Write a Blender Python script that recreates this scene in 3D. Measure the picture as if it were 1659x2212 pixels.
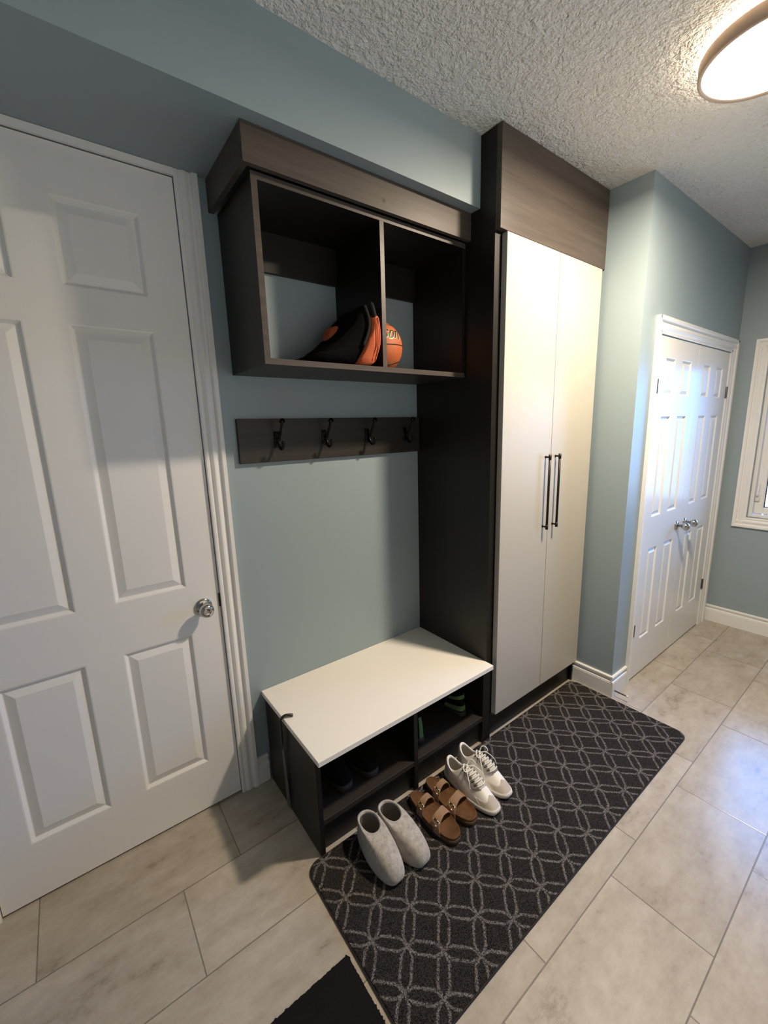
import bpy, bmesh, math, random
from mathutils import Vector, Matrix, noise

S = bpy.context.scene
for o in list(bpy.data.objects):
    bpy.data.objects.remove(o)
COL = S.collection
PI = math.pi
random.seed(7)

# ------------------------------------------------------------------ camera, world, light, exposure
CAM = Vector((-1.508, -1.6949, 1.5907)); YAW, PITCH, ROLL, FPX = 0.6438, -0.1978, -0.0299, 903.6
cd = bpy.data.cameras.new('camera'); cam = bpy.data.objects.new('camera', cd); COL.objects.link(cam)
F = Vector((math.sin(YAW)*math.cos(PITCH), math.cos(YAW)*math.cos(PITCH), math.sin(PITCH)))
R0 = Vector((math.cos(YAW), -math.sin(YAW), 0)); U0 = R0.cross(F)
RR = R0*math.cos(ROLL) + U0*math.sin(ROLL); UU = -R0*math.sin(ROLL) + U0*math.cos(ROLL)
cam.matrix_world = Matrix(((RR.x, UU.x, -F.x, CAM.x), (RR.y, UU.y, -F.y, CAM.y), (RR.z, UU.z, -F.z, CAM.z), (0, 0, 0, 1)))
cd.sensor_fit = 'HORIZONTAL'; cd.sensor_width = 36.0; cd.lens = FPX/1659*36; cd.clip_start = 0.02
S.camera = cam
S.view_settings.view_transform = 'Standard'; S.view_settings.look = 'None'
S.view_settings.gamma = 1.0; S.view_settings.use_curve_mapping = False
S.view_settings.exposure = 0.0
LAMP_POWER = 63.0; LAMP_COLOR = (1.0, 0.835, 0.635)
GLOW = 30.0; DIFFUSER = 3.0
SKY = 1.0; SKY_COLOR = (2.0, 6.4, 16.5); FILL_SKY_COLOR = (1.0, 0.88, 0.72); GROUND_FILL = (2.25, 2.2, 2.0); GROUND_FILL_BLUE = (2.9, 3.8, 5.2)   # blue sky to the right; fill tone elsewhere and glowing ground are added
S.cycles.max_bounces = 10; S.cycles.diffuse_bounces = 6; S.cycles.sample_clamp_indirect = 6.0

wd = bpy.data.worlds.new('world'); S.world = wd; wd.use_nodes = True
wn = wd.node_tree.nodes; wl = wd.node_tree.links
bg = wn['Background']; bg.inputs['Strength'].default_value = SKY
tc = wn.new('ShaderNodeTexCoord'); sp = wn.new('ShaderNodeSeparateXYZ'); wl.new(tc.outputs['Generated'], sp.inputs[0])
def wmix(sock, lo, hi, a, b):
    r = wn.new('ShaderNodeMapRange'); wl.new(sock, r.inputs[0]); r.inputs[1].default_value = lo; r.inputs[2].default_value = hi
    m = wn.new('ShaderNodeMix'); m.data_type = 'RGBA'; wl.new(r.outputs[0], m.inputs[0])
    for i, v in ((6, a), (7, b)):
        if isinstance(v, tuple): m.inputs[i].default_value = (*v, 1)
        else: wl.new(v, m.inputs[i])
    return m.outputs[2]
sky = wmix(sp.outputs[0], 0.60, 0.82, FILL_SKY_COLOR, SKY_COLOR)
ground = wmix(sp.outputs[0], 0.60, 0.82, GROUND_FILL, GROUND_FILL_BLUE)  # added ground glow, lifts the ceiling and upper walls
wl.new(wmix(sp.outputs[2], -0.06, 0.0, ground, sky), bg.inputs['Color'])

# ------------------------------------------------------------------ room dimensions
ZC, ZS, DS = 2.727, 2.466, 0.408          # ceiling, soffit underside, soffit depth
XW, YW, XE = 0.856, -0.716, 2.438         # return wall face, closet wall face, end wall face
XL, YF = -2.75, -2.85                     # left and front walls

# ------------------------------------------------------------------ material helpers
class NT:
    def __init__(s, name):
        s.m = bpy.data.materials.new(name); s.m.use_nodes = True
        s.t = s.m.node_tree; s.n = s.t.nodes; s.l = s.t.links
        s.p = s.n['Principled BSDF']; s.out = s.n['Material Output']
    def new(s, t, **kw):
        n = s.n.new(t)
        for k, v in kw.items(): setattr(n, k, v)
        return n
    def put(s, sock, v):
        if hasattr(v, 'is_output') or isinstance(v, bpy.types.NodeSocket): s.l.new(v, sock)
        else: sock.default_value = v
    def math(s, op, a, b=0.0, c=0.0):
        n = s.new('ShaderNodeMath', operation=op)
        for i, v in enumerate((a, b, c)): s.put(n.inputs[i], v)
        return n.outputs[0]
    def mix(s, f, a, b):
        n = s.new('ShaderNodeMix', data_type='RGBA')
        s.put(n.inputs['Factor'], f)
        for k, v in ((6, a), (7, b)):
            s.put(n.inputs[k], (*v, 1) if isinstance(v, tuple) and len(v) == 3 else v)
        return n.outputs[2]
    def coords(s):
        c = s.new('ShaderNodeTexCoord'); return c.outputs['Object']
    def mapping(s, v, scale=(1, 1, 1), rot=(0, 0, 0)):
        m = s.new('ShaderNodeMapping'); s.l.new(v, m.inputs[0])
        m.inputs['Scale'].default_value = scale; m.inputs['Rotation'].default_value = rot
        return m.outputs[0]
    def noise(s, v, scale, detail=3.0, rough=0.5, out=0):
        n = s.new('ShaderNodeTexNoise'); s.l.new(v, n.inputs['Vector'])
        n.inputs['Scale'].default_value = scale; n.inputs['Detail'].default_value = detail; n.inputs['Roughness'].default_value = rough
        return n.outputs[out]
    def ramp(s, f, *stops):
        r = s.new('ShaderNodeValToRGB'); s.l.new(f, r.inputs[0]); e = r.color_ramp.elements
        while len(e) < len(stops): e.new(0.5)
        for el, (p, c) in zip(e, stops):
            el.position = p; el.color = (*c, 1) if isinstance(c, tuple) else (c, c, c, 1)
        return r.outputs[0]
    def bump(s, h, strength, dist):
        b = s.new('ShaderNodeBump'); s.l.new(h, b.inputs['Height'])
        b.inputs['Strength'].default_value = strength; b.inputs['Distance'].default_value = dist
        s.l.new(b.outputs[0], s.p.inputs['Normal'])
    def base(s, c): s.put(s.p.inputs['Base Color'], (*c, 1) if isinstance(c, tuple) else c)
    def set(s, **kw):
        for k, v in kw.items(): s.put(s.p.inputs[k.replace('_', ' ')], v)

def plain(name, c, rough=0.5, metal=0.0, var=0.06, nscale=30.0, bump=0.0, bscale=200.0, spec=0.5, coat=0.0):
    t = NT(name); v = t.coords()
    n = t.noise(v, nscale)
    lo = tuple(x*(1-var) for x in c); hi = tuple(min(1, x*(1+var)) for x in c)
    t.base(t.mix(n, lo, hi)); t.set(Roughness=rough, Metallic=metal, Specular_IOR_Level=spec)
    if coat: t.set(Coat_Weight=coat, Coat_Roughness=0.1)
    if bump: t.bump(t.noise(v, bscale, 2), bump, 0.001)
    return t.m

M = {}
M['wall'] = plain('teal_wall_paint', (0.280, 0.350, 0.378), 0.42, var=0.02, nscale=4, bump=0.06, bscale=350)
M['white'] = plain('white_trim_paint', (0.79, 0.785, 0.77), 0.25, var=0.015, nscale=5, bump=0.02, bscale=120, spec=0.3)
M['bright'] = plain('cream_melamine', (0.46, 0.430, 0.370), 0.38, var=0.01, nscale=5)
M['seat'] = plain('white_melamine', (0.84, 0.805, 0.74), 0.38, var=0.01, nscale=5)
M['knob'] = plain('brushed_nickel', (0.55, 0.53, 0.50), 0.16, 1.0, var=0.05)
M['hinge'] = plain('dull_hinge_metal', (0.18, 0.17, 0.16), 0.4, 1.0)
M['black_metal'] = plain('black_metal', (0.012, 0.011, 0.010), 0.35, 0.4)
M['hook'] = plain('oil_bronze', (0.012, 0.010, 0.009), 0.22, 0.6)
M['dark_gap'] = plain('dark_gap', (0.01, 0.01, 0.01), 0.8)

def ceiling_mat():
    t = NT('stipple_ceiling'); v = t.coords()
    t.base((0.88, 0.865, 0.83)); t.set(Roughness=0.9, Specular_IOR_Level=0.2)
    w = t.noise(v, 9, 2, out=1)
    a = t.new('ShaderNodeVectorMath', operation='MULTIPLY_ADD'); t.l.new(w, a.inputs[0]); a.inputs[1].default_value = (0.05, 0.05, 0.05); t.l.new(v, a.inputs[2])
    n1 = t.noise(a.outputs[0], 46, 3, 0.6); n2 = t.noise(v, 130, 2)
    h = t.math('ADD', t.math('MULTIPLY', n1, 1.0), t.math('MULTIPLY', n2, 0.4))
    t.bump(h, 1.0, 0.022)
    return t.m
M['ceiling'] = ceiling_mat()

def tile_mat():
    t = NT('stone_floor_tile'); v = t.coords()
    s = t.new('ShaderNodeSeparateXYZ'); t.l.new(v, s.inputs[0]); x, y = s.outputs[0], s.outputs[1]
    tt = t.math('DIVIDE', t.math('SUBTRACT', t.math('MULTIPLY', y, -1.0), 0.285), 0.3027)
    row = t.math('FLOOR', tt); fy = t.math('FRACT', tt)
    u = t.math('DIVIDE', t.math('ADD', t.math('ADD', x, 1.187), t.math('MULTIPLY', t.math('ADD', row, 1.0), 0.2037)), 0.612)
    colu = t.math('FLOOR', u); fx = t.math('FRACT', u)
    dx = t.math('MULTIPLY', t.math('MINIMUM', fx, t.math('SUBTRACT', 1.0, fx)), 0.612)
    dy = t.math('MULTIPLY', t.math('MINIMUM', fy, t.math('SUBTRACT', 1.0, fy)), 0.3027)
    d = t.math('MINIMUM', dx, dy)
    g = t.new('ShaderNodeMapRange'); t.l.new(d, g.inputs[0]); g.inputs[1].default_value = 0.0012; g.inputs[2].default_value = 0.0024
    cmb = t.new('ShaderNodeCombineXYZ'); t.l.new(colu, cmb.inputs[0]); t.l.new(row, cmb.inputs[1])
    wn_ = t.new('ShaderNodeTexWhiteNoise', noise_dimensions='3D'); t.l.new(cmb.outputs[0], wn_.inputs[0])
    off = t.new('ShaderNodeVectorMath', operation='MULTIPLY_ADD'); t.l.new(wn_.outputs['Color'], off.inputs[0]); off.inputs[1].default_value = (9, 9, 9); t.l.new(v, off.inputs[2])
    n1 = t.noise(t.mapping(off.outputs[0], (1.0, 2.2, 1)), 3.2, 6, 0.62)
    n2 = t.noise(off.outputs[0], 26, 5, 0.7)
    n3 = t.noise(t.mapping(off.outputs[0], (1.0, 2.6, 1), (0, 0, 0.5)), 8, 8, 0.7)
    f = t.math('ADD', t.math('ADD', t.math('MULTIPLY', n1, 0.55), t.math('MULTIPLY', n3, 0.35)), t.math('MULTIPLY', n2, 0.2))
    c = t.ramp(f, (0.38, (0.205, 0.168, 0.128)), (0.48, (0.375, 0.326, 0.265)), (0.66, (0.48, 0.432, 0.365)))
    tint = t.math('ADD', 0.93, t.math('MULTIPLY', wn_.outputs['Value'], 0.12))
    vm = t.new('ShaderNodeVectorMath', operation='SCALE'); t.l.new(c, vm.inputs[0]); t.l.new(tint, vm.inputs['Scale'])
    t.base(t.mix(g.outputs[0], (0.19, 0.165, 0.138), vm.outputs[0]))
    t.set(Roughness=t.math('ADD', 0.17, t.math('MULTIPLY', n2, 0.14)), Specular_IOR_Level=0.6)
    h = t.math('ADD', t.math('MULTIPLY', g.outputs[0], 1.0), t.math('MULTIPLY', n2, 0.12))
    t.bump(h, 0.5, 0.0016)
    return t.m
M['tile'] = tile_mat()

def wood_mat(name, rot, c0, c1, rough=0.42, spot=None):
    t = NT(name); v = t.coords()
    # rot: grain axis 0=x, 2=z
    sc = (0.6, 14, 14) if rot == 0 else (14, 14, 0.6)
    n = t.noise(t.mapping(v, sc), 3.0, 7, 0.65); n2 = t.noise(t.mapping(v, tuple(q*6 for q in sc)), 3.0, 3)
    f = t.math('ADD', t.math('MULTIPLY', n, 0.75), t.math('MULTIPLY', n2, 0.25))
    c = t.ramp(f, (0.35, c0), (0.65, c1))
    if spot:
        d = t.new('ShaderNodeVectorMath', operation='DISTANCE'); t.l.new(v, d.inputs[0]); d.inputs[1].default_value = spot
        g = t.new('ShaderNodeMapRange'); t.l.new(d.outputs['Value'], g.inputs[0]); g.inputs[1].default_value = 0.003; g.inputs[2].default_value = 0.011
        c = t.mix(g.outputs[0], (0.015, 0.011, 0.009), c)
    t.base(c); t.set(Roughness=rough, Specular_IOR_Level=0.35)
    t.bump(n2, 0.08, 0.0006)
    return t.m
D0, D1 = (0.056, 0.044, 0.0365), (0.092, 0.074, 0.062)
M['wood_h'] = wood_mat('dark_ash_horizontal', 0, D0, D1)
M['wood_shade_v'] = wood_mat('dark_ash_shaded_vertical', 2, (0.0085, 0.0072, 0.0065), (0.0135, 0.0115, 0.0102))  # same ash, darkened to carry the shade on sides and insides
M['wood_half_shade'] = wood_mat('dark_ash_half_shaded', 0, (0.020, 0.016, 0.0138), (0.034, 0.0275, 0.0235))  # half-dark copy, shade on shelves and hook board put into the colour
M['wood_shade_h'] = wood_mat('dark_ash_shaded_inner', 0, (0.0095, 0.0078, 0.007), (0.015, 0.0125, 0.011))  # same ash with the cabinet's inner shade put into its colour
M['wood_fascia'] = wood_mat('dark_ash_fascia', 0, D0, D1, spot=(-0.466, -0.361, 2.392))

def rug_mat():
    t = NT('charcoal_lattice_rug'); v = t.coords()
    w = t.noise(v, 130, 2, out=1)
    a = t.new('ShaderNodeVectorMath', operation='MULTIPLY_ADD'); t.l.new(w, a.inputs[0]); a.inputs[1].default_value = (0.008, 0.008, 0); t.l.new(v, a.inputs[2])
    s = t.new('ShaderNodeSeparateXYZ'); t.l.new(a.outputs[0], s.inputs[0])
    x = t.math('ADD', s.outputs[0], 0.007-0.004); y = t.math('ADD', s.outputs[1], 0.828-0.004)
    q = 1/(2*0.0790)
    u = t.math('MULTIPLY', t.math('ADD', x, y), q); w_ = t.math('MULTIPLY', t.math('SUBTRACT', x, y), q)
    def lens(p, r):
        pu = t.math('SUBTRACT', t.math('FRACT', p), 0.5)             # along the edge
        rv = t.math('SUBTRACT', t.math('FRACT', t.math('ADD', r, 0.5)), 0.5)  # across, 0 on the lattice line
        k = t.math('SMOOTH_MIN', 1.0, t.math('DIVIDE', t.math('SUBTRACT', 1.0, t.math('ABSOLUTE', t.math('MULTIPLY', pu, 2.0))), 0.46), 0.35)
        return t.math('ABSOLUTE', t.math('SUBTRACT', t.math('ABSOLUTE', rv), t.math('MULTIPLY', k, 0.152)))
    d = t.math('MINIMUM', lens(u, w_), lens(w_, u))
    g = t.new('ShaderNodeMapRange'); t.l.new(d, g.inputs[0]); g.inputs[1].default_value = 0.020; g.inputs[2].default_value = 0.052
    n = t.noise(v, 300, 2, 0.7); n2 = t.noise(v, 150, 3, 0.7)
    spk = t.ramp(n, (0.36, 0.15), (0.66, 2.1))
    dk = t.mix(n2, (0.012, 0.011, 0.011), (0.036, 0.032, 0.030)); lt = t.mix(n2, (0.095, 0.086, 0.082), (0.165, 0.153, 0.147))
    fac = t.math('MULTIPLY', t.math('SUBTRACT', 1.0, g.outputs[0]), t.ramp(n2, (0.30, 0.45), (0.5, 1.0)))
    c = t.mix(fac, dk, lt)
    vm = t.new('ShaderNodeVectorMath', operation='MULTIPLY'); t.l.new(c, vm.inputs[0]); t.l.new(spk, vm.inputs[1])
    t.base(vm.outputs[0]); t.set(Roughness=0.95, Specular_IOR_Level=0.1)
    t.bump(t.math('ADD', n, t.math('MULTIPLY', fac, 0.4)), 0.9, 0.004)
    return t.m
M['rug'] = rug_mat()
M['rug_edge'] = plain('rubber_edge', (0.010, 0.009, 0.009), 0.8)
M['mat'] = plain('black_pile_mat', (0.010, 0.010, 0.0095), 1.0, var=0.5, nscale=300, bump=1.0, bscale=500, spec=0.1)

def felt_mat():
    t = NT('grey_felt'); v = t.coords()
    n = t.noise(v, 60, 6, 0.75); n2 = t.noise(v, 420, 3)
    c = t.ramp(t.math('ADD', t.math('MULTIPLY', n, 0.75), t.math('MULTIPLY', n2, 0.25)), (0.33, (0.26, 0.235, 0.205)), (0.5, (0.43, 0.395, 0.355)), (0.66, (0.54, 0.505, 0.46)))
    t.base(c); t.set(Roughness=1.0, Specular_IOR_Level=0.1, Sheen_Weight=0.3)
    t.bump(n2, 0.5, 0.002)
    return t.m
M['felt'] = felt_mat()
M['felt_in'] = plain('felt_lining', (0.22, 0.195, 0.17), 1.0, var=0.2, nscale=80, bump=0.5)
M['suede'] = plain('brown_suede', (0.118, 0.056, 0.023), 0.85, var=0.6, nscale=38, bump=0.3, bscale=600, spec=0.2)
M['strap'] = plain('tan_oiled_leather', (0.30, 0.182, 0.105), 0.6, var=0.2, nscale=60, spec=0.3)
M['cork'] = plain('dark_cork', (0.085, 0.045, 0.022), 0.8, var=0.4, nscale=220)
M['rubber'] = plain('dark_sole_rubber', (0.020, 0.016, 0.013), 0.7)
M['brass'] = plain('brass_buckle', (0.62, 0.50, 0.33), 0.25, 1.0)
M['shoe_white'] = plain('white_leather', (0.86, 0.815, 0.745), 0.55, var=0.06, nscale=50, bump=0.1, bscale=300)
M['shoe_tan'] = plain('bone_suede', (0.80, 0.735, 0.65), 0.8, var=0.08, nscale=90, bump=0.2)
M['shoe_sole'] = plain('grey_white_sole', (0.72, 0.68, 0.62), 0.6, var=0.08)
M['shoe_in'] = plain('shoe_lining', (0.42, 0.38, 0.32), 0.9, var=0.08)
M['lace'] = plain('white_lace', (0.78, 0.74, 0.67), 0.8, var=0.08, nscale=300)
M['eyelet_shade'] = plain('dark_eyelet_shade', (0.045, 0.042, 0.040), 0.5)
M['black_shoe'] = plain('black_shoe_mesh', (0.005, 0.0048, 0.0048), 0.9, var=0.3, spec=0.08)
M['green'] = plain('green_rubber', (0.17, 0.30, 0.10), 0.55, var=0.1)
M['steel'] = plain('grey_metal_blade', (0.42, 0.41, 0.40), 0.3, 0.85)
M['handle_black'] = plain('black_handle', (0.018, 0.014, 0.012), 0.4)
M['spring'] = plain('spring_steel', (0.10, 0.09, 0.085), 0.3, 1.0)
M['tip'] = plain('white_rubber_tip', (0.75, 0.74, 0.72), 0.6)
M['orange'] = plain('orange_cloth', (0.56, 0.115, 0.035), 0.75, var=0.15, nscale=40, bump=0.25, bscale=90)
M['dark_cloth'] = plain('black_cloth', (0.0035, 0.0034, 0.0034), 1.0, var=0.3, nscale=40, bump=0.3, bscale=90, spec=0.05)
M['grey_cloth'] = plain('dark_grey_cloth', (0.026, 0.025, 0.0245), 0.95, spec=0.1, var=0.2, nscale=60)
M['ball'] = plain('orange_pebbled_leather', (0.50, 0.125, 0.040), 0.55, var=0.08, nscale=60, bump=0.6, bscale=900)
M['ink'] = plain('black_ink', (0.012, 0.010, 0.010), 0.5)
M['cream_ink'] = plain('pale_gold_ink', (0.72, 0.60, 0.30), 0.5)
M['bronze_rim'] = plain('brushed_rim', (0.60, 0.46, 0.35), 0.45, 0.3)
M['lamp_base'] = plain('lamp_base_white', (0.8, 0.78, 0.75), 0.5)

def emit(name, c, k, radial=None):
    t = NT(name); t.base((0.8, 0.78, 0.74)); t.set(Roughness=0.4)
    t.p.inputs['Emission Color'].default_value = (*c, 1); t.p.inputs['Emission Strength'].default_value = k
    return t.m
M['diffuser'] = emit('lit_diffuser', (1.0, 0.90, 0.76), DIFFUSER)
M['glow'] = emit('lit_back_glow', (1.0, 0.84, 0.62), GLOW)

def glass_mat():
    t = NT('window_glass')
    tr = t.new('ShaderNodeBsdfTransparent'); gl = t.new('ShaderNodeBsdfGlossy'); gl.inputs['Roughness'].default_value = 0.02
    fr = t.new('ShaderNodeFresnel'); fr.inputs[0].default_value = 1.45
    mx = t.new('ShaderNodeMixShader'); t.l.new(fr.outputs[0], mx.inputs[0]); t.l.new(tr.outputs[0], mx.inputs[1]); t.l.new(gl.outputs[0], mx.inputs[2])
    t.l.new(mx.outputs[0], t.out.inputs['Surface'])
    return t.m
M['glass'] = glass_mat()

# ------------------------------------------------------------------ object helpers
def link(name, bm, mat, parent=None, smooth=False, loc=None):
    me = bpy.data.meshes.new(name)
    bmesh.ops.recalc_face_normals(bm, faces=bm.faces[:])
    bm.to_mesh(me); bm.free()
    if smooth:
        for f in me.polygons: f.use_smooth = True
    me.materials.append(M[mat] if isinstance(mat, str) else mat)
    o = bpy.data.objects.new(name, me); COL.objects.link(o)
    if parent is not None:
        o.parent = parent
        if parent.type == 'EMPTY': o.location = -Vector(parent.location)   # meshes are written in room coordinates
    return o
def part(name, bm, mat, parent, smooth=False, label=None):
    me = link(name, bm, mat, None, smooth); me.parent = parent
    p = parent; off = Vector((0, 0, 0))
    while p is not None: off += Vector(p.location); p = p.parent
    me.location = -off
    if label: me['label'] = label
    return me
def thing(name, label, cat, loc, group=None):
    o = bpy.data.objects.new(name, None); COL.objects.link(o); o.location = loc; o.empty_display_size = 0.05
    o['label'] = label; o['category'] = cat
    if group: o['group'] = group
    return o
def tag(o, label, cat, group=None):
    o['label'] = label; o['category'] = cat
    if group: o['group'] = group
    return o
def struct(name, bm, mat, smooth=False):
    o = link(name, bm, mat, None, smooth); o['kind'] = 'structure'; return o
def BM(): return bmesh.new()
def box(bm, x0, x1, y0, y1, z0, z1, bev=0.0, seg=1):
    vs = [bm.verts.new((x, y, z)) for x in (x0, x1) for y in (y0, y1) for z in (z0, z1)]
    fs = [bm.faces.new([vs[i] for i in f]) for f in ((0, 1, 3, 2), (4, 6, 7, 5), (0, 4, 5, 1), (2, 3, 7, 6), (0, 2, 6, 4), (1, 5, 7, 3))]
    if bev:
        es = list({e for f in fs for e in f.edges})
        bmesh.ops.bevel(bm, geom=es, offset=bev, segments=seg, profile=0.5, affect='EDGES')
    return bm
def boxes(*bs, bev=0.0):
    bm = BM()
    for b in bs: box(bm, *b, bev=bev)
    return bm
def loft(bm, rings, closed=True, cap0=False, cap1=False):
    R = [[bm.verts.new(p) for p in r] for r in rings]
    n = len(R[0])
    for a, b in zip(R, R[1:]):
        for i in range(n if closed else n-1):
            j = (i+1) % n
            bm.faces.new((a[i], a[j], b[j], b[i]))
    if cap0: bm.faces.new(R[0])
    if cap1: bm.faces.new(R[-1])
    return R
def frame_at(d):
    d = d.normalized(); h = Vector((0, 0, 1)) if abs(d.z) < 0.9 else Vector((1, 0, 0))
    a = d.cross(h).normalized(); return a, d.cross(a).normalized()
def tube(bm, pts, r, n=10, flat=1.0, up=None):
    pts = [Vector(p) for p in pts]; rings = []
    rs = r if isinstance(r, (list, tuple)) else [r]*len(pts)
    d0 = (pts[1]-pts[0]); a, b = frame_at(d0)
    if up is not None:
        b = Vector(up).normalized(); a = b.cross(d0.normalized()).normalized()
    for i, p in enumerate(pts):
        d = (pts[min(i+1, len(pts)-1)]-pts[max(i-1, 0)]).normalized()
        a = (a - d*a.dot(d)).normalized(); b = d.cross(a).normalized()
        rings.append([p + (a*math.cos(2*PI*k/n) + b*math.sin(2*PI*k/n)*flat)*rs[i] for k in range(n)])
    loft(bm, rings, cap0=True, cap1=True)
    return bm
def lathe(bm, prof, origin, axis, n=32):
    axis = Vector(axis).normalized(); a, b = frame_at(axis); o = Vector(origin)
    rings = [[o + axis*h + (a*math.cos(2*PI*k/n) + b*math.sin(2*PI*k/n))*max(r, 1e-4) for k in range(n)] for r, h in prof]
    loft(bm, rings, cap0=True, cap1=True)
    return bm
def spline(ctrl, n=8):
    P = [Vector(p) for p in ctrl]; P = [P[0]*2-P[1]] + P + [P[-1]*2-P[-2]]; out = []
    for i in range(1, len(P)-2):
        for k in range(n):
            t = k/n; p0, p1, p2, p3 = P[i-1:i+3]
            out.append(0.5*((2*p1)+(p2-p0)*t+(2*p0-5*p1+4*p2-p3)*t*t+(3*p1-p0-3*p2+p3)*t**3))
    out.append(P[-2]); return out
def sweep(bm, prof, A, B, out, up):
    """profile points (o, u) carried from A to B; o along 'out', u along 'up'"""
    A, B, out, up = Vector(A), Vector(B), Vector(out), Vector(up)
    loft(bm, [[P + out*o + up*u for o, u in prof] for P in (A, B)], cap0=True, cap1=True)
    return bm

# ------------------------------------------------------------------ room shell
struct('floor', boxes((XL-0.1, XE+0.12, YF-0.1, 0.12, -0.05, 0.0)), 'tile')
struct('ceiling', boxes((XL-0.1, XE+0.12, YF-0.1, 0.12, ZC, ZC+0.08)), 'ceiling')
DX0, DX1, DZ1 = -1.895, -1.087, 2.440      # entry door slab
struct('wall_back', boxes((XL, DX0-0.002, 0.0, 0.05, 0, ZC), (DX1+0.002, XE+0.12, 0.0, 0.05, 0, ZC), (DX0-0.002, DX1+0.002, 0.0, 0.05, DZ1+0.003, ZC),
                          (XL, XE+0.12, 0.05, 0.12, 0, ZC)), 'wall')
struct('wall_soffit', boxes((XL, 0.0, -DS, 0.0, ZS, ZC)), 'wall')
struct('wall_left', boxes((XL-0.1, XL, YF-0.1, 0.12, 0, ZC)), 'wall')
PX0, PX1, PZ0, PZ1 = -1.55, 0.45, 0.95, 2.30         # added window behind the camera, unseen, for fill light
struct('wall_front', boxes((XL, PX0, YF-0.1, YF, 0, ZC), (PX1, XE+0.12, YF-0.1, YF, 0, ZC), (PX0, PX1, YF-0.1, YF, PZ1, ZC), (PX0, PX1, YF-0.1, YF, 0, PZ0)), 'wall')
CX0, CX1, CZ1 = 1.080, 2.268, 2.034        # closet opening
struct('wall_closet', boxes((XW, CX0, YW, 0.0, 0, ZC), (CX0, CX1, YW, YW+0.11, CZ1, ZC), (CX1, XE, YW, YW+0.11, 0, ZC)), 'wall')
WY0, WY1, WZ0, WZ1 = -2.10, -0.893, 0.866, 2.043   # window opening
struct('wall_right', boxes((XE, XE+0.12, YF, WY0, 0, ZC), (XE, XE+0.12, WY1, 0.0, 0, ZC), (XE, XE+0.12, WY0, WY1, 0, WZ0), (XE, XE+0.12, WY0, WY1, WZ1, ZC)), 'wall')

BASE = [(0, 0), (0.015, 0), (0.015, 0.088), (0.0135, 0.094), (0.0135, 0.098), (0.006, 0.102), (0.006, 0.112), (0.0125, 0.117), (0.013, 0.127), (0.009, 0.132), (0, 0.132)]
struct('baseboard_back', sweep(BM(), BASE, (-1.008, 0, 0), (-0.955, 0, 0), (0, -1, 0), (0, 0, 1)), 'white')
struct('baseboard_left', sweep(BM(), BASE, (XL, 0, 0), (XL, YF, 0), (1, 0, 0), (0, 0, 1)), 'white')
bm = BM(); sweep(bm, BASE, (XW, -0.470, 0), (XW, YW-0.0002, 0), (-1, 0, 0), (0, 0, 1)); struct('baseboard_return', bm, 'white')
bm = BM(); sweep(bm, BASE, (XW-0.015, YW, 0), (1.024, YW, 0), (0, -1, 0), (0, 0, 1)); struct('baseboard_closet', bm, 'white')
struct('baseboard_right', sweep(BM(), BASE, (XE, YW-0.0, 0), (XE, YF, 0), (-1, 0, 0), (0, 0, 1)), 'white')
struct('baseboard_front', sweep(BM(), BASE, (XL, YF, 0), (XE, YF, 0), (0, 1, 0), (0, 0, 1)), 'white')

# casing profile: (distance from inner edge, thickness)
CAS = [(0, 0), (0, 0.009), (0.004, 0.011), (0.012, 0.011), (0.016, 0.008), (0.022, 0.012), (0.030, 0.0155), (0.036, 0.015), (0.046, 0.010), (0.052, 0.010), (0.056, 0.017), (0.061, 0.020), (0.075, 0.020), (0.075, 0)]
def casing(bm, x, z0, z1, side, y, w):
    k = w/0.075
    sweep(bm, [(t, d*k) for d, t in CAS], (x, y, z0), (x, y, z1), (0, -1, 0), (side, 0, 0))

def panel_slab(bm, x0, x1, z0, z1, y0, y1, cols, rows, prof):
    """slab whose face at y0 (towards the room) carries moulded panels; prof = (inset, depth)"""
    xs = sorted({x0, x1, *[c for q in cols for c in q]}); zs = sorted({z0, z1, *[c for q in rows for c in q]})
    for xa, xb in zip(xs, xs[1:]):
        for za, zb in zip(zs, zs[1:]):
            if (xa, xb) in cols and (za, zb) in rows:
                rings = [[(xa+i, y0+d, za+i), (xb-i, y0+d, za+i), (xb-i, y0+d, zb-i), (xa+i, y0+d, zb-i)] for i, d in prof]
                loft(bm, rings, cap1=True)
            else:
                bm.faces.new([bm.verts.new(p) for p in ((xa, y0, za), (xb, y0, za), (xb, y0, zb), (xa, y0, zb))])
    for q in (((x0, y0, z0), (x0, y1, z0), (x0, y1, z1), (x0, y0, z1)), ((x1, y0, z0), (x1, y1, z0), (x1, y1, z1), (x1, y0, z1)),
              ((x0, y0, z0), (x1, y0, z0), (x1, y1, z0), (x0, y1, z0)), ((x0, y0, z1), (x1, y0, z1), (x1, y1, z1), (x0, y1, z1)), ((x0, y1, z0), (x1, y1, z0), (x1, y1, z1), (x0, y1, z1))):
        bm.faces.new([bm.verts.new(p) for p in q])
    bmesh.ops.remove_doubles(bm, verts=bm.verts[:], dist=1e-5)
    return bm

def door(name, loc):
    o = bpy.data.objects.new(name, None); COL.objects.link(o); o.location = loc; o['kind'] = 'structure'; o.empty_display_size = 0.05; return o
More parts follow.
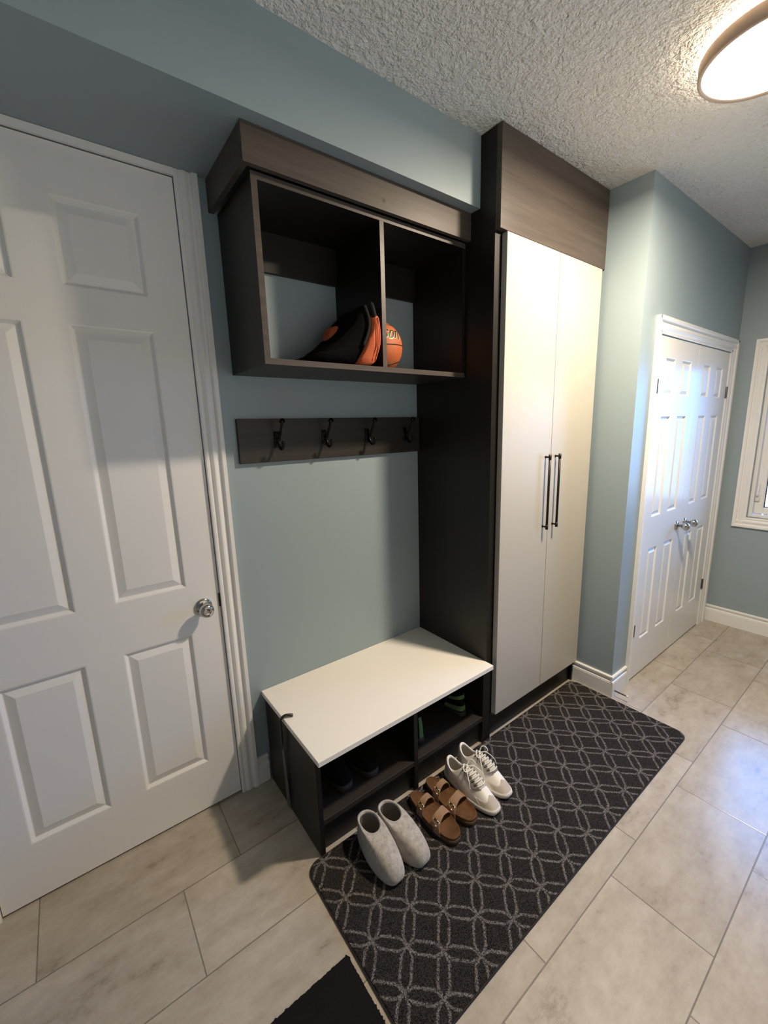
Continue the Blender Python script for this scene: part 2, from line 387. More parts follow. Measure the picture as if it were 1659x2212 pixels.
# entry door -------------------------------------------------------
d1 = door('door_1', ((DX0+DX1)/2, 0, 0))
PROF = [(0, 0), (0.004, 0.0008), (0.014, 0.0105), (0.0165, 0.0105), (0.041, 0.0022), (0.043, 0.0016)]
part('slab', panel_slab(BM(), DX0, DX1, 0.009, DZ1, 0.002, 0.040, [(-1.790, -1.552), (-1.441, -1.203)], [(0.224, 0.811), (1.005, 1.938), (2.047, 2.300)], PROF), 'white', d1)
kb = part('knob', lathe(BM(), [(0.012, 0.006), (0.011, 0.022), (0.015, 0.030), (0.0255, 0.040), (0.0275, 0.050), (0.0255, 0.060), (0.018, 0.066), (0.0105, 0.0665), (0.009, 0.0655), (0, 0.0655)], (-1.152, 0.002, 0.912), (0, -1, 0), 40), 'knob', d1, True, 'round brushed nickel knob')
part('rosette', lathe(BM(), [(0.034, 0.0), (0.034, 0.003), (0.030, 0.007), (0.014, 0.009)], (-1.152, 0.002, 0.912), (0, -1, 0), 40), 'knob', kb, True)
part('latch_plate', boxes((DX1-0.0045, DX1+0.0035, -0.0035, 0.0018, 0.897, 0.953)), 'black_metal', d1)
bm = BM()
for s, x in ((1, DX1+0.002), (-1, DX0-0.002)): casing(bm, x, 0, ZS-0.001, s, 0.0, 0.075)
box(bm, DX0-0.002, DX1+0.002, -0.011, 0.0, DZ1+0.003, ZS-0.001)
part('casing', bm, 'white', d1)
# closet doors -----------------------------------------------------
YD = YW-0.004
CP = [(0, 0), (0.003, 0.0005), (0.011, 0.009), (0.0135, 0.009), (0.030, 0.002), (0.032, 0.0015)]
ROWS = [(0.254, 0.835), (1.030, 1.612), (1.724, 1.925)]
def closet_leaf(name, x0, x1, cols, kx, hx):
    d = door(name, ((x0+x1)/2, YD, 0))
    part('slab', panel_slab(BM(), x0, x1, 0.010, CZ1-0.004, YD, YD+0.035, cols, ROWS, CP), 'white', d)
    k = part('knob', lathe(BM(), [(0.009, 0.006), (0.009, 0.028), (0.014, 0.034), (0.023, 0.043), (0.0265, 0.054), (0.0235, 0.066), (0.013, 0.073), (0, 0.0745)], (kx, YD, 0.915), (0, -1, 0), 32), 'knob', d, True, 'egg shaped nickel knob')
    part('rosette', lathe(BM(), [(0.030, 0.0), (0.030, 0.004), (0.024, 0.008), (0.010, 0.010)], (kx, YD, 0.915), (0, -1, 0), 32), 'knob', k, True)
    for z in (0.342, 1.768):
        bm = BM(); tube(bm, [(hx, YD-0.004, z-0.038), (hx, YD-0.004, z+0.038)], 0.0065, 12); box(bm, hx-0.010, hx+0.010, YD-0.002, YD+0.002, z-0.037, z+0.037)
        part('hinge', bm, 'hinge', d)
closet_leaf('door_2', 1.083, 1.6705, [(1.183, 1.318), (1.420, 1.565)], 1.600, 1.0805)
closet_leaf('door_3', 1.6735, 2.265, [(1.776, 1.903), (2.016, 2.152)], 1.745, 2.2675)
bm = BM(); casing(bm, CX0-0.002, 0, 2.121, -1, YW, 0.052); casing(bm, CX1+0.004, 0, 2.121, 1, YW, 0.118)
k = 1.15
sweep(bm, [(t, d*k) for d, t in CAS], (CX0-0.052, YW, CZ1+0.001), (CX1+0.118, YW, CZ1+0.001), (0, -1, 0), (0, 0, 1))
struct('trim_1', bm, 'white')
# window -----------------------------------------------------------
w1 = door('window_1', (XE, (WY0+WY1)/2, WZ0))
bm = BM(); k = 0.074/0.075
def wcas(A, B, up, q=1.0): sweep(bm, [(t*q, d*k) for d, t in CAS], A, B, (-1, 0, 0), up)
wcas((XE, WY1, WZ0-0.074), (XE, WY1, WZ1+0.074), (0, 1, 0)); wcas((XE, WY0, WZ0-0.074), (XE, WY0, WZ1+0.074), (0, -1, 0))
k *= 0.99; wcas((XE, WY0-0.0735, WZ0), (XE, WY1+0.0735, WZ0), (0, 0, -1), 0.98); wcas((XE, WY0-0.0735, WZ1), (XE, WY1+0.0735, WZ1), (0, 0, 1), 0.98)
part('casing', bm, 'white', w1)
bm = BM()
def rect_frame(bm, x0, x1, y0, y1, z0, z1, t, bev=0.003):
    for b in ((y0, y0+t, z0, z1), (y1-t, y1, z0, z1), (y0+t, y1-t, z0, z0+t), (y0+t, y1-t, z1-t, z1)): box(bm, x0, x1, *b, bev=bev)
rect_frame(bm, XE+0.03, XE+0.12, WY0, WY1, WZ0, WZ1, 0.024)
part('window_frame', bm, 'white', w1)
bm = BM(); rect_frame(bm, XE+0.045, XE+0.085, WY0+0.026, WY1-0.026, WZ0+0.026, WZ1-0.026, 0.052, 0.006)
sash = part('sash', bm, 'white', w1)
bm = BM(); rect_frame(bm, XE+0.060, XE+0.070, WY0+0.076, WY1-0.076, WZ0+0.076, WZ1-0.076, 0.007, 0.0)
part('gasket', bm, plain('navy_spacer', (0.01, 0.015, 0.05), 0.5), sash)
part('pane', boxes((XE+0.0635, XE+0.0665, WY0+0.080, WY1-0.080, WZ0+0.080, WZ1-0.080)), 'glass', sash)
bm = BM(); tube(bm, spline([(XE+0.042, WY1-0.040, 1.02), (XE+0.022, WY1-0.041, 1.035), (XE+0.016, WY1-0.043, 1.07), (XE+0.020, WY1-0.045, 1.115)], 6), [0.010]*9+[0.008]*6+[0.006]*4, 10); box(bm, XE+0.032, XE+0.046, WY1-0.055, WY1-0.027, 0.985, 1.055, bev=0.004)
part('handle', bm, 'white', sash, True, 'white lock lever')

w2 = door('fill_window', ((PX0+PX1)/2, YF, PZ0))  # unseen window, added to let in soft fill daylight
bm = BM(); pm = (PX0+PX1)/2
for b in ((PX0, PX1, PZ0, PZ0+0.05), (PX0, PX1, PZ1-0.05, PZ1), (PX0, PX0+0.05, PZ0+0.05, PZ1-0.05), (PX1-0.05, PX1, PZ0+0.05, PZ1-0.05), (pm-0.035, pm+0.035, PZ0+0.05, PZ1-0.05)): box(bm, b[0], b[1], YF-0.085, YF-0.025, b[2], b[3])
part('window_frame', bm, 'white', w2)
for a, b in ((PX0+0.05, pm-0.035), (pm+0.035, PX1-0.05)): part('pane', boxes((a, b, YF-0.06, YF-0.054, PZ0+0.05, PZ1-0.05)), 'glass', w2)

# ------------------------------------------------------------------ hanging cabinet
g = thing('hanging_cabinet', 'dark wood open wall cabinet with two bays under the soffit', 'cabinet', (-0.474, 0, 1.807))
XB0 = -0.947
def lit_edge_panel(name, x0, x1, z0, z1, mat):
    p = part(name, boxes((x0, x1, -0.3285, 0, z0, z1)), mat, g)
    part('lit_edge', boxes((x0, x1, -0.330, -0.3285, z0, z1)), 'wood_h', p)  # lighter strip paints lamplight on the panel's front edge
lit_edge_panel('side_panel', XB0, XB0+0.020, 1.807, 2.360, 'wood_shade_v')
lit_edge_panel('bottom_panel', XB0+0.020, -0.001, 1.807, 1.826, 'wood_half_shade')
lit_edge_panel('top_panel', XB0+0.020, -0.001, 2.340, 2.360, 'wood_shade_h')
lit_edge_panel('divider', -0.465, -0.446, 1.8265, 2.3395, 'wood_shade_v')
part('side_panel', boxes((-0.018, -0.001, -0.330, 0, 1.8265, 2.3395)), 'wood_shade_v', g)
part('rail', boxes((XB0+0.020, -0.4655, -0.018, 0, 2.197, 2.3395)), 'wood_shade_h', g); part('rail', boxes((-0.4455, -0.0185, -0.018, 0, 2.197, 2.3395)), 'wood_shade_h', g)
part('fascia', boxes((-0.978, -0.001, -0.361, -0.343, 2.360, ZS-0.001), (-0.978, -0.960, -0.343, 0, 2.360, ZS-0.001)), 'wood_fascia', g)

# ------------------------------------------------------------------ wardrobe
g = thing('wardrobe', 'tall wardrobe with two white doors and dark wood frame up to the ceiling', 'wardrobe', (0.43, 0, 0))
part('end_panel', boxes((0, 0.040, -0.487, 0, 0, ZC-0.001), bev=0.0008), 'wood_shade_v', g)
part('side_panel', boxes((0.829, 0.855, -0.487, 0, 0, ZC-0.001)), 'wood_shade_v', g)
part('back_panel', boxes((0.040, 0.829, -0.012, 0, 0.12, 2.36)), 'wood_shade_v', g)
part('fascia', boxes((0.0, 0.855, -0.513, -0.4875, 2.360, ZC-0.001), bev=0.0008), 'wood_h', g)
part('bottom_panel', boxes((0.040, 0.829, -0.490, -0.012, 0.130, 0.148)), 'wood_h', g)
part('kick_board', boxes((0.040, 0.829, -0.470, -0.452, 0, 0.130)), 'wood_shade_v', g)
part('filler', boxes((0.829, 0.840, -0.475, -0.470, 0, 0.130)), 'wood_shade_v', g)
for xa, xb, hx in ((0.0435, 0.4325, 0.386), (0.4355, 0.8255, 0.474)):
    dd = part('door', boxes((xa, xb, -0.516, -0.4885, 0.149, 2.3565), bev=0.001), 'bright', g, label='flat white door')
    bm = BM(); tube(bm, [(hx, -0.541, 1.062), (hx, -0.541, 1.440)], 0.0060, 14)
    for z in (1.075, 1.427):
        lathe(bm, [(0.0065, 0), (0.006, 0.002), (0.0042, 0.010), (0.0045, 0.022)], (hx, -0.516, z), (0, -1, 0), 14)
        tube(bm, [(hx, -0.541, z-0.011), (hx, -0.541, z+0.011)], 0.0072, 14)
    part('handle', bm, 'black_metal', dd, True, 'black bar handle')

# ------------------------------------------------------------------ storage bench
g = thing('storage_bench', 'low dark wood shoe bench with a white seat top', 'bench', (-0.474, 0, 0))
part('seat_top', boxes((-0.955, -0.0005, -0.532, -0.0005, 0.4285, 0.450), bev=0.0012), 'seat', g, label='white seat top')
part('side_panel', boxes((-0.947, -0.927, -0.487, -0.016, 0, 0.428), bev=0.0006), 'wood_shade_v', g)
part('side_panel', boxes((-0.019, -0.0005, -0.487, -0.016, 0, 0.428), bev=0.0006), 'wood_shade_v', g)
part('divider', boxes((-0.475, -0.453, -0.487, -0.016, 0, 0.428), bev=0.0006), 'wood_shade_v', g)
part('back_panel', boxes((-0.927, -0.019, -0.030, -0.016, 0, 0.428)), 'wood_shade_v', g)
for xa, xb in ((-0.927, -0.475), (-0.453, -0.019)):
    part('shelf', boxes((xa, xb, -0.486, -0.030, 0.126, 0.150), bev=0.0012), 'wood_half_shade', g)
    part('kick_board', boxes((xa, xb, -0.468, -0.450, 0.002, 0.126)), 'wood_shade_v', g)

# ------------------------------------------------------------------ coat hook rail
g = thing('hook_rail', 'dark wood wall board with four black double hooks', 'coat rack', (-0.477, 0, 1.55))
part('board', boxes((-0.955, -0.001, -0.018, 0, 1.466, 1.642), bev=0.001), 'wood_half_shade', g)
for hx in (-0.796, -0.572, -0.338, -0.104):
    bm = BM(); box(bm, hx-0.011, hx+0.011, -0.0225, -0.018, 1.525, 1.590, bev=0.002)
    tube(bm, [(hx, -0.018, 1.56), (hx, -0.036, 1.556)], 0.008, 12)
    tube(bm, spline([(hx, -0.034, 1.548), (hx, -0.048, 1.566), (hx, -0.068, 1.598), (hx, -0.084, 1.628)], 6), [0.0068]*6+[0.0056]*6+[0.0048]*7, 12)
    tube(bm, [(hx, -0.081, 1.6285), (hx, -0.090, 1.6315)], 0.0105, 12, 1.0)
    tube(bm, spline([(hx, -0.034, 1.566), (hx, -0.042, 1.538), (hx, -0.056, 1.519), (hx, -0.074, 1.521), (hx, -0.083, 1.540)], 6), [0.0066]*12+[0.0054]*13, 12)
    bmesh.ops.create_uvsphere(bm, u_segments=14, v_segments=10, radius=0.0085, matrix=Matrix.Translation((hx, -0.0835, 1.543)))
    part('coat_hook', bm, 'hook', g, True, 'black metal double hook')

# ------------------------------------------------------------------ ceiling light
LX, LY = 0.372, -1.228
g = thing('ceiling_light', 'round flush ceiling light with a glowing white disc and bronze rim', 'ceiling light', (LX, LY, ZC))
part('base', lathe(BM(), [(0.10, 0.0), (0.10, 0.012), (0.05, 0.012)], (LX, LY, ZC), (0, 0, -1), 48), 'lamp_base', g, True)
part('back_glow', lathe(BM(), [(0.150, 0.004), (0.155, 0.012), (0.155, 0.022), (0.12, 0.026)], (LX, LY, ZC), (0, 0, -1), 48), 'glow', g, True)
bm = BM(); n = 72
prof = [(0.176, 0.028), (0.190, 0.026), (0.192, 0.030), (0.192, 0.066), (0.189, 0.070), (0.182, 0.070), (0.180, 0.060), (0.176, 0.034)]
rings = [[(LX+r*math.cos(2*PI*i/n), LY+r*math.sin(2*PI*i/n), ZC-h) for r, h in prof] for i in range(n)]
loft(bm, rings+[rings[0]]); bmesh.ops.remove_doubles(bm, verts=bm.verts[:], dist=1e-5)
part('rim', bm, 'bronze_rim', g, True)
part('diffuser', lathe(BM(), [(0.179, 0.040), (0.1805, 0.064), (0.15, 0.069), (0.08, 0.0715), (0, 0.072)], (LX, LY, ZC), (0, 0, -1), 64), 'diffuser', g, True)
ld = bpy.data.lights.new('lamp_light', 'AREA'); ld.shape = 'DISK'; ld.size = 0.15; ld.energy = LAMP_POWER; ld.color = LAMP_COLOR
lo = bpy.data.objects.new('lamp_light', ld); COL.objects.link(lo); lo.parent = g; lo.location = (0, 0, -0.0735)

# ------------------------------------------------------------------ rug and mat
def rounded(x0, x1, y0, y1, r, z, n=8):
    pts = []
    for cx, cy, a0 in ((x1-r, y1-r, 0), (x0+r, y1-r, PI/2), (x0+r, y0+r, PI), (x1-r, y0+r, 3*PI/2)):
        for i in range(n+1):
            a = a0 + PI/2*i/n; pts.append((cx+r*math.cos(a), cy+r*math.sin(a), z))
    return pts
g = thing('rug', 'charcoal runner rug with a grey lattice pattern', 'rug', (-0.094, -0.80, 0))
RX0, RX1, RY0, RY1 = -1.017, 0.829, -1.115, -0.4895
bm = BM(); loft(bm, [rounded(RX0, RX1, RY0, RY1, 0.05, 0.001), rounded(RX0, RX1, RY0, RY1, 0.05, 0.0065)], cap0=True, cap1=True)
part('backing', bm, 'rug_edge', g)
i = 0.004
bm = BM(); loft(bm, [rounded(RX0+i, RX1-i, RY0+i, RY1-i, 0.048, 0.0066), rounded(RX0+i, RX1-i, RY0+i, RY1-i, 0.048, 0.009), rounded(RX0+i+0.004, RX1-i-0.004, RY0+i+0.004, RY1-i-0.004, 0.046, 0.0108)], cap0=True, cap1=True)
part('pile', bm, 'rug', g)
bm = BM(); MX0, MX1, MY0, MY1 = -1.80, -1.034, -1.30, -0.808
N = 150; pts = []
def jag(a, b, n, nx, ny):
    for k in range(n):
        t = k/n; j = random.choice((0, 0.001, 0.002, 0.0005, 0.004 if random.random() < 0.25 else 0.001))
        pts.append((a[0]+(b[0]-a[0])*t+nx*j, a[1]+(b[1]-a[1])*t+ny*j))
jag((MX0, MY0), (MX1-0.006, MY0), N, 0, -1); jag((MX1, MY0), (MX1, MY1-0.004), N, 1, 0); jag((MX1-0.004, MY1), (MX0, MY1), N, 0, 1); jag((MX0, MY1), (MX0, MY0), N, -1, 0)
loft(bm, [[(x, y, 0.0005) for x, y in pts], [(x, y, 0.008) for x, y in pts]], cap0=True, cap1=True)
tag(link('door_mat', bm, 'mat'), 'plain black mat with a frayed edge beside the patterned rug', 'mat')

# ------------------------------------------------------------------ shoes
def sgnpow(v, e): return math.copysign(abs(v)**e, v)
class Shoe:
    """toe towards -y, heel at y=0 of its own frame; base outline, collar outline, domed in between"""
    def __init__(s, ox, oy, rot, L, W, heel=0.80, e=0.62, skew=0.0, zb=0.012, oc=0.09, ol=0.055, ow=0.034, zt=0.11, zdip=0.0, zfront=0.0, toe=0.0, ph=1.5, pv=0.85, ey=0.92):
        s.__dict__.update(locals())
    def W2(s, x, y, z):
        c, n = math.cos(s.rot), math.sin(s.rot)
        return Vector((s.ox + x*c - y*n, s.oy + x*n + y*c, z))
    def B(s, th, k=1.0):
        c, n = math.cos(th), math.sin(th); u = (1+c)/2
        sm = min(1, max(0, (u-0.15)/0.45)); sm = sm*sm*(3-2*sm)
        w = s.W/2*(s.heel+(1-s.heel)*sm)
        x = w*sgnpow(n, s.e)*k + s.skew*(u**2)
        y = -s.L*(0.5+0.5*sgnpow(c, s.ey)*k)
        return x, y
    def T(s, th, k=1.0):
        c, n = math.cos(th), math.sin(th)
        x = s.ow*sgnpow(n, 0.85)*k; y = -s.oc - s.ol*c*k
        z = s.zt - s.zdip*(n*n) + s.zfront*max(0, c)
        return x, y, z
    def P(s, th, t, off=0.0):
        bx, by = s.B(th); tx, ty, tz = s.T(th)
        h = 1-math.cos(t*PI/2)**1.0 if False else t**s.ph
        v = math.sin(t*PI/2)**s.pv
        z0 = s.zb + s.toe*max(0, math.cos(th))**3
        p = Vector((bx+(tx-bx)*h, by+(ty-by)*h, z0+(tz-z0)*v))
        if off:
            a = s.P(th+0.02, t) - s.P(th-0.02, t); b = s.P(th, min(1, t+0.02)) - s.P(th, max(0, t-0.02))
            nrm = b.cross(a)
            ctr = Vector((0, -s.L*0.5, 0.02)); 
            if nrm.dot(p-ctr) < 0: nrm = -nrm
            if nrm.length > 1e-9: p = p + nrm.normalized()*off
        return p
    def w(s, p): return s.W2(p.x, p.y, p.z)
    def upper(s, bm, nth=56, nt=16, pre=((0.90, -1), (0.975, 0.4)), t1=1.0):
        rings = []
        for k, f in pre:
            z = 0.0 if f < 0 else s.zb*f
            rings.append([s.W2(*s.B(2*PI*i/nth, k), z + s.toe*max(0, math.cos(2*PI*i/nth))**3) for i in range(nth)])
        for j in range(nt+1):
            rings.append([s.w(s.P(2*PI*i/nth, j/nt*t1)) for i in range(nth)])
        # rolled collar
        for k, dz in ((0.95, 0.0022), (0.87, 0.0018), (0.82, -0.002), (0.81, -0.007)):
            r = []
            for i in range(nth):
                x, y, z = s.T(2*PI*i/nth, k); r.append(s.W2(x, y, z+dz))
            rings.append(r)
        loft(bm, rings, cap0=True)
    def lining(s, bm, nth=48, floor=0.022):
        rings = []
        for k, f in ((0.815, 0.96), (0.86, 0.8), (0.93, 0.55), (0.95, 0.3), (0.9, 0.06), (0.6, 0.0), (0.2, 0.0)):
            r = []
            for i in range(nth):
                th = 2*PI*i/nth; x, y, z = s.T(th, k)
                r.append(s.W2(x, y - (1-f)*0.02*max(0, math.cos(th)), floor+(z-floor)*f))
            rings.append(r)
        loft(bm, rings, cap1=True)
    def patch(s, bm, th0, th1, t0, t1, off, nth=14, nt=8, shape=None):
        rings = []
        for j in range(nt+1):
            r = []
            for i in range(nth+1):
                a = i/nth; tt = j/nt
                hi = t1 if shape is None else t1*shape(a)
                r.append(s.w(s.P(th0+(th1-th0)*a, t0+(hi-t0)*tt, off)))
            rings.append(r)
        loft(bm, rings, closed=False)
        ex = bmesh.ops.solidify(bm, geom=bm.faces[:], thickness=0.0012)

def felt(name, ox, oy, rot, sk, label):
    s = Shoe(ox, oy, rot, 0.243, 0.104, heel=0.82, e=0.64, skew=sk, zb=0.022, oc=0.061, ol=0.053, ow=0.0405, zt=0.116, zfront=-0.008, ph=1.42, pv=0.82, toe=0.003, ey=0.85)
    g = thing(name, label, 'slipper', (ox, oy, 0.011), 'grey felt slippers')
    bm = BM(); s.upper(bm, pre=((0.88, -1), (0.95, 0.25), (0.985, 0.6)))
    for v in bm.verts: v.co.z += 0.011
    o = part('upper', bm, 'felt', g, True)
    bm = BM(); s.lining(bm)
    for v in bm.verts: v.co.z += 0.011
    part('lining', bm, 'felt_in', g, True)
felt('felt_slipper', -0.783, -0.516, 0.01, -0.003, 'grey felt slipper on the rug nearest the bench end, left of the pair')
felt('felt_slipper', -0.700, -0.530, 0.135, 0.003, 'grey felt slipper standing between the other felt slipper and the sandals')

def sandal(name, ox, oy, rot, side, label):
    s = Shoe(ox, oy, rot, 0.268, 0.097, heel=0.76, e=0.66, skew=0.004*side, ey=0.90)
    Z = 0.0105
    g = thing(name, label, 'sandal', (ox, oy, Z), 'brown two strap sandals')
    n = 56
    def ring(k, z, dip=0.0):
        r = []
        for i in range(n):
            th = 2*PI*i/n; x, y = s.B(th, k); r.append(s.W2(x, y if k > 0.99 else y, Z+z))
        return r
    bm = BM(); loft(bm, [ring(0.97, 0), ring(1.0, 0.002), ring(1.0, 0.011)], cap0=True, cap1=True); part('sole', bm, 'rubber', g)
    bm = BM(); loft(bm, [ring(0.995, 0.011), ring(1.0, 0.014), ring(0.99, 0.026)], cap0=True, cap1=True); part('midsole', bm, 'cork', g, True)
    bm = BM(); loft(bm, [ring(0.99, 0.0261), ring(0.975, 0.036), ring(0.94, 0.035), ring(0.87, 0.030), ring(0.7, 0.0280), ring(0.4, 0.0275), ring(0.1, 0.0275)], cap0=True, cap1=True)
    part('footbed', bm, 'suede', g, True, 'worn brown suede footbed')
    def strap(u0, u1, w, hh, ang):
        bm = BM(); rings = []
        for k in range(19):
            a = -PI/2 + PI*k/18; f = k/18
            u = u0 + (u1-u0)*f
            c = 1-2*u; th = math.acos(max(-1, min(1, -c)))
            hw, _ = s.B(th); x = (abs(hw)+0.002)*math.sin(a); z = 0.016 + hh*math.cos(a)**0.75
            ww = w*(0.72+0.35*abs(f-0.5)*2)
            yc = -s.L*u
            r = []
            for yy, dz in ((-ww/2, 0), (-ww/2, 0.0028), (ww/2, 0.0028), (ww/2, 0)):
                nx, nz = math.sin(a), math.cos(a)
                r.append(s.W2(x + nx*dz, yc+yy, Z + z + nz*dz))
            rings.append(r)
        loft(bm, rings, cap0=True, cap1=True)
        st = part('strap', bm, 'strap', g)
        # buckle on the outer side
        a = -PI/2*0.62*side if False else -PI/2*0.60
        u = u0 + (u1-u0)*(a+PI/2)/PI; th = math.acos(max(-1, min(1, 2*u-1))); hw, _ = s.B(th)
        x = (abs(hw)+0.002)*math.sin(a); z = 0.016+hh*math.cos(a)**0.75
        ctr = s.W2(x*1.04, -s.L*u, Z+z+0.005); tx = Vector((math.cos(a), 0, -math.sin(a)*0.8)).normalized(); ty = Vector((0, -1, 0))
        bm = BM(); q = [ctr+tx*p*0.009+ty*r*0.014 for p, r in ((-1, -1), (1, -1), (1, 1), (-1, 1), (-1, -1))]
        for A, B in zip(q, q[1:]): tube(bm, [A, B], 0.0017, 8)
        tube(bm, [ctr-tx*0.009, ctr+tx*0.010], 0.0013, 8)
        part('buckle', bm, 'brass', st, True, 'small brass buckle')
    strap(0.36, 0.30, 0.034, 0.056, 0.0)
    strap(0.70, 0.60, 0.046, 0.050, 0.0)
sandal('sandal', -0.518, -0.514, 0.03, -1, 'brown two strap sandal nearer the felt slippers, its front buckle catching light')
sandal('sandal', -0.415, -0.503, 0.03, 1, 'brown two strap sandal tucked between its mate and the white sneakers')

def sneaker(name, ox, oy, rot, label):
    s = Shoe(ox, oy, rot, 0.285, 0.096, heel=0.76, e=0.66, ey=0.94, zb=0.024, oc=0.062, ol=0.050, ow=0.031, zt=0.101, zdip=0.028, zfront=0.010, ph=1.0, pv=1.0, toe=0.006)
    Z = 0.0105
    def up(bm):
        for v in bm.verts: v.co.z += Z
        return bm
    g = thing(name, label, 'sneaker', (ox, oy, Z), 'white lace-up sneakers')
    bm = BM(); n = 56; R = []
    for k, z in ((0.97, 0.0), (1.03, 0.004), (1.045, 0.014), (1.02, 0.0245)):
        R.append([s.W2(*[q for q in s.B(2*PI*i/n, k)], z + 0.008*max(0, math.cos(2*PI*i/n))**4) for i in range(n)])
    loft(bm, R, cap0=True, cap1=True); part('sole', up(bm), 'shoe_sole', g, True)
    bm = BM(); s.upper(bm, pre=((0.97, 0.8),)); part('upper', up(bm), 'shoe_white', g, True)
    bm = BM(); s.lining(bm, floor=0.030); part('lining', up(bm), 'shoe_in', g, True)
    bm = BM(); s.patch(bm, -0.95, 0.95, 0.0, 0.26, 0.0012, 24, 5, lambda a: 1.0 - 0.35*abs(math.sin(2*PI*a))); part('toe_cap', up(bm), 'shoe_tan', g, True, 'bone suede toe cap')
    bm = BM(); s.patch(bm, PI-0.85, PI+0.85, 0.0, 0.75, 0.0012, 20, 6, lambda a: 0.55+0.45*math.sin(PI*a)**2); part('heel_counter', up(bm), 'shoe_white', g, True)
    bm = BM(); s.patch(bm, -0.34, 0.34, 0.42, 1.04, 0.0030, 10, 8); part('tongue', up(bm), 'shoe_white', g, True)
    for sd in (-1, 1):
        bm = BM(); s.patch(bm, sd*0.24, sd*0.80, 0.40, 0.93, 0.0022, 8, 8, lambda a: 1.0-0.15*a); part('eyestay', up(bm), 'shoe_tan' if False else 'shoe_white', g, True)
    bm = BM(); eyelet_shades = []
    ts = [0.47, 0.56, 0.65, 0.74, 0.83, 0.91]
    for k, t in enumerate(ts):
        tube(bm, [s.w(s.P(-0.48+0.96*f, t, 0.0065+0.002*math.sin(PI*f))) for f in (0, 0.2, 0.4, 0.6, 0.8, 1)], 0.0026, 8, 0.5)
        if k: tube(bm, [s.w(s.P(-0.45+0.90*f, ts[k-1]+(t-ts[k-1])*f, 0.0080)) for f in (0, 0.25, 0.5, 0.75, 1)], 0.0019, 8, 0.5)
        for sd in (-1, 1):
            c = s.w(s.P(sd*0.56, t+0.03, 0.0048)); c2 = s.w(s.P(sd*0.28, t+0.045, 0.0048))
            be = BM(); tube(be, [c, c2], 0.0026, 8, 0.5); eyelet_shades.append(be)  # dark dashes paint the shade at eyelets and between laces
    top = s.w(s.P(0, 0.95, 0.010))
    for sd, ln, hz in ((-1, 0.050, 0.012), (1, 0.036, 0.024)):
        tube(bm, spline([top, top+Vector((sd*0.016, 0.002, 0.018)), top+Vector((sd*ln*0.7, -0.012, hz)), top+Vector((sd*0.030, -0.022, 0.004)), top], 6), 0.0024, 8, 0.6)
        tube(bm, spline([top, top+Vector((sd*0.022, -0.020, 0.002)), top+Vector((sd*0.040, -0.048, -0.018)), top+Vector((sd*0.047, -0.062, -0.045))], 6), 0.0020, 8, 0.7)
    lathe(bm, [(0.003, -0.005), (0.0065, -0.002), (0.0065, 0.003), (0.003, 0.006)], top, (1, 0, 0), 12)
    part('lace', up(bm), 'lace', g, True); [part('eyelet_shade', up(be), 'eyelet_shade', g, True) for be in eyelet_shades]
sneaker('sneaker', -0.303, -0.512, 0.025, 'white lace-up sneaker nearer the brown sandals, heel against the bench')
sneaker('sneaker', -0.199, -0.494, 0.025, 'white lace-up sneaker farthest along the shoe row, nearest the wardrobe')

# black shoes kept in the bench
def dark_shoe(name, ox, oy, rot, label, group, accents):
    s = Shoe(ox, oy, rot, 0.275, 0.098, heel=0.76, e=0.64, zb=0.026, oc=0.064, ol=0.050, ow=0.032, zt=0.125, zdip=0.02, ph=1.15, pv=0.95, toe=0.006)
    Z = 0.1505
    def up(bm):
        for v in bm.verts: v.co.z += Z
        return bm
    g = thing(name, label, 'shoe', (ox, oy, Z), group)
    bm = BM(); n = 48
    loft(bm, [[s.W2(*s.B(2*PI*i/n, k), z) for i in range(n)] for k, z in ((0.98, 0), (1.03, 0.004), (1.03, 0.018), (1.01, 0.027))], cap0=True, cap1=True)
    part('sole', up(bm), 'rubber', g, True)
    bm = BM(); s.upper(bm, pre=((0.97, 0.8),)); part('upper', up(bm), 'black_shoe', g, True)
    bm = BM(); s.lining(bm, floor=0.03); part('lining', up(bm), 'black_shoe', g, True)
    if accents == 'heel':
        bm = BM(); s.patch(bm, PI-0.16, PI+0.16, 0.02, 0.92, 0.002, 6, 12, None); part('heel_strip', up(bm), 'green', g, True, 'green heel strip')
    if accents == 'side':
        for ta, tb in ((0.05, 0.22), (0.50, 0.74)):
            bm = BM(); s.patch(bm, PI-1.3, PI+1.3, ta, tb, 0.002, 14, 4, None); part('stripe', up(bm), 'green', g, True, 'green stripe')
dark_shoe('black_shoe', -0.376, -0.424, PI, 'black shoe with an upright green heel strip, on the bench shelf by the divider', 'black shoes stored in the bench', 'heel')
dark_shoe('black_shoe', -0.090, -0.424, PI, 'black shoe with two level green stripes, on the bench shelf by the wardrobe', 'black shoes stored in the bench', 'side')
dark_shoe('black_shoe', -0.672, -0.165, 0.05, 'all black shoe in the shaded left bay of the bench, nearer the divider', 'black shoes stored in the bench', None)
dark_shoe('black_shoe', -0.785, -0.155, 0.0, 'all black shoe in the shaded left bay of the bench, nearer the outer side', 'black shoes stored in the bench', None)

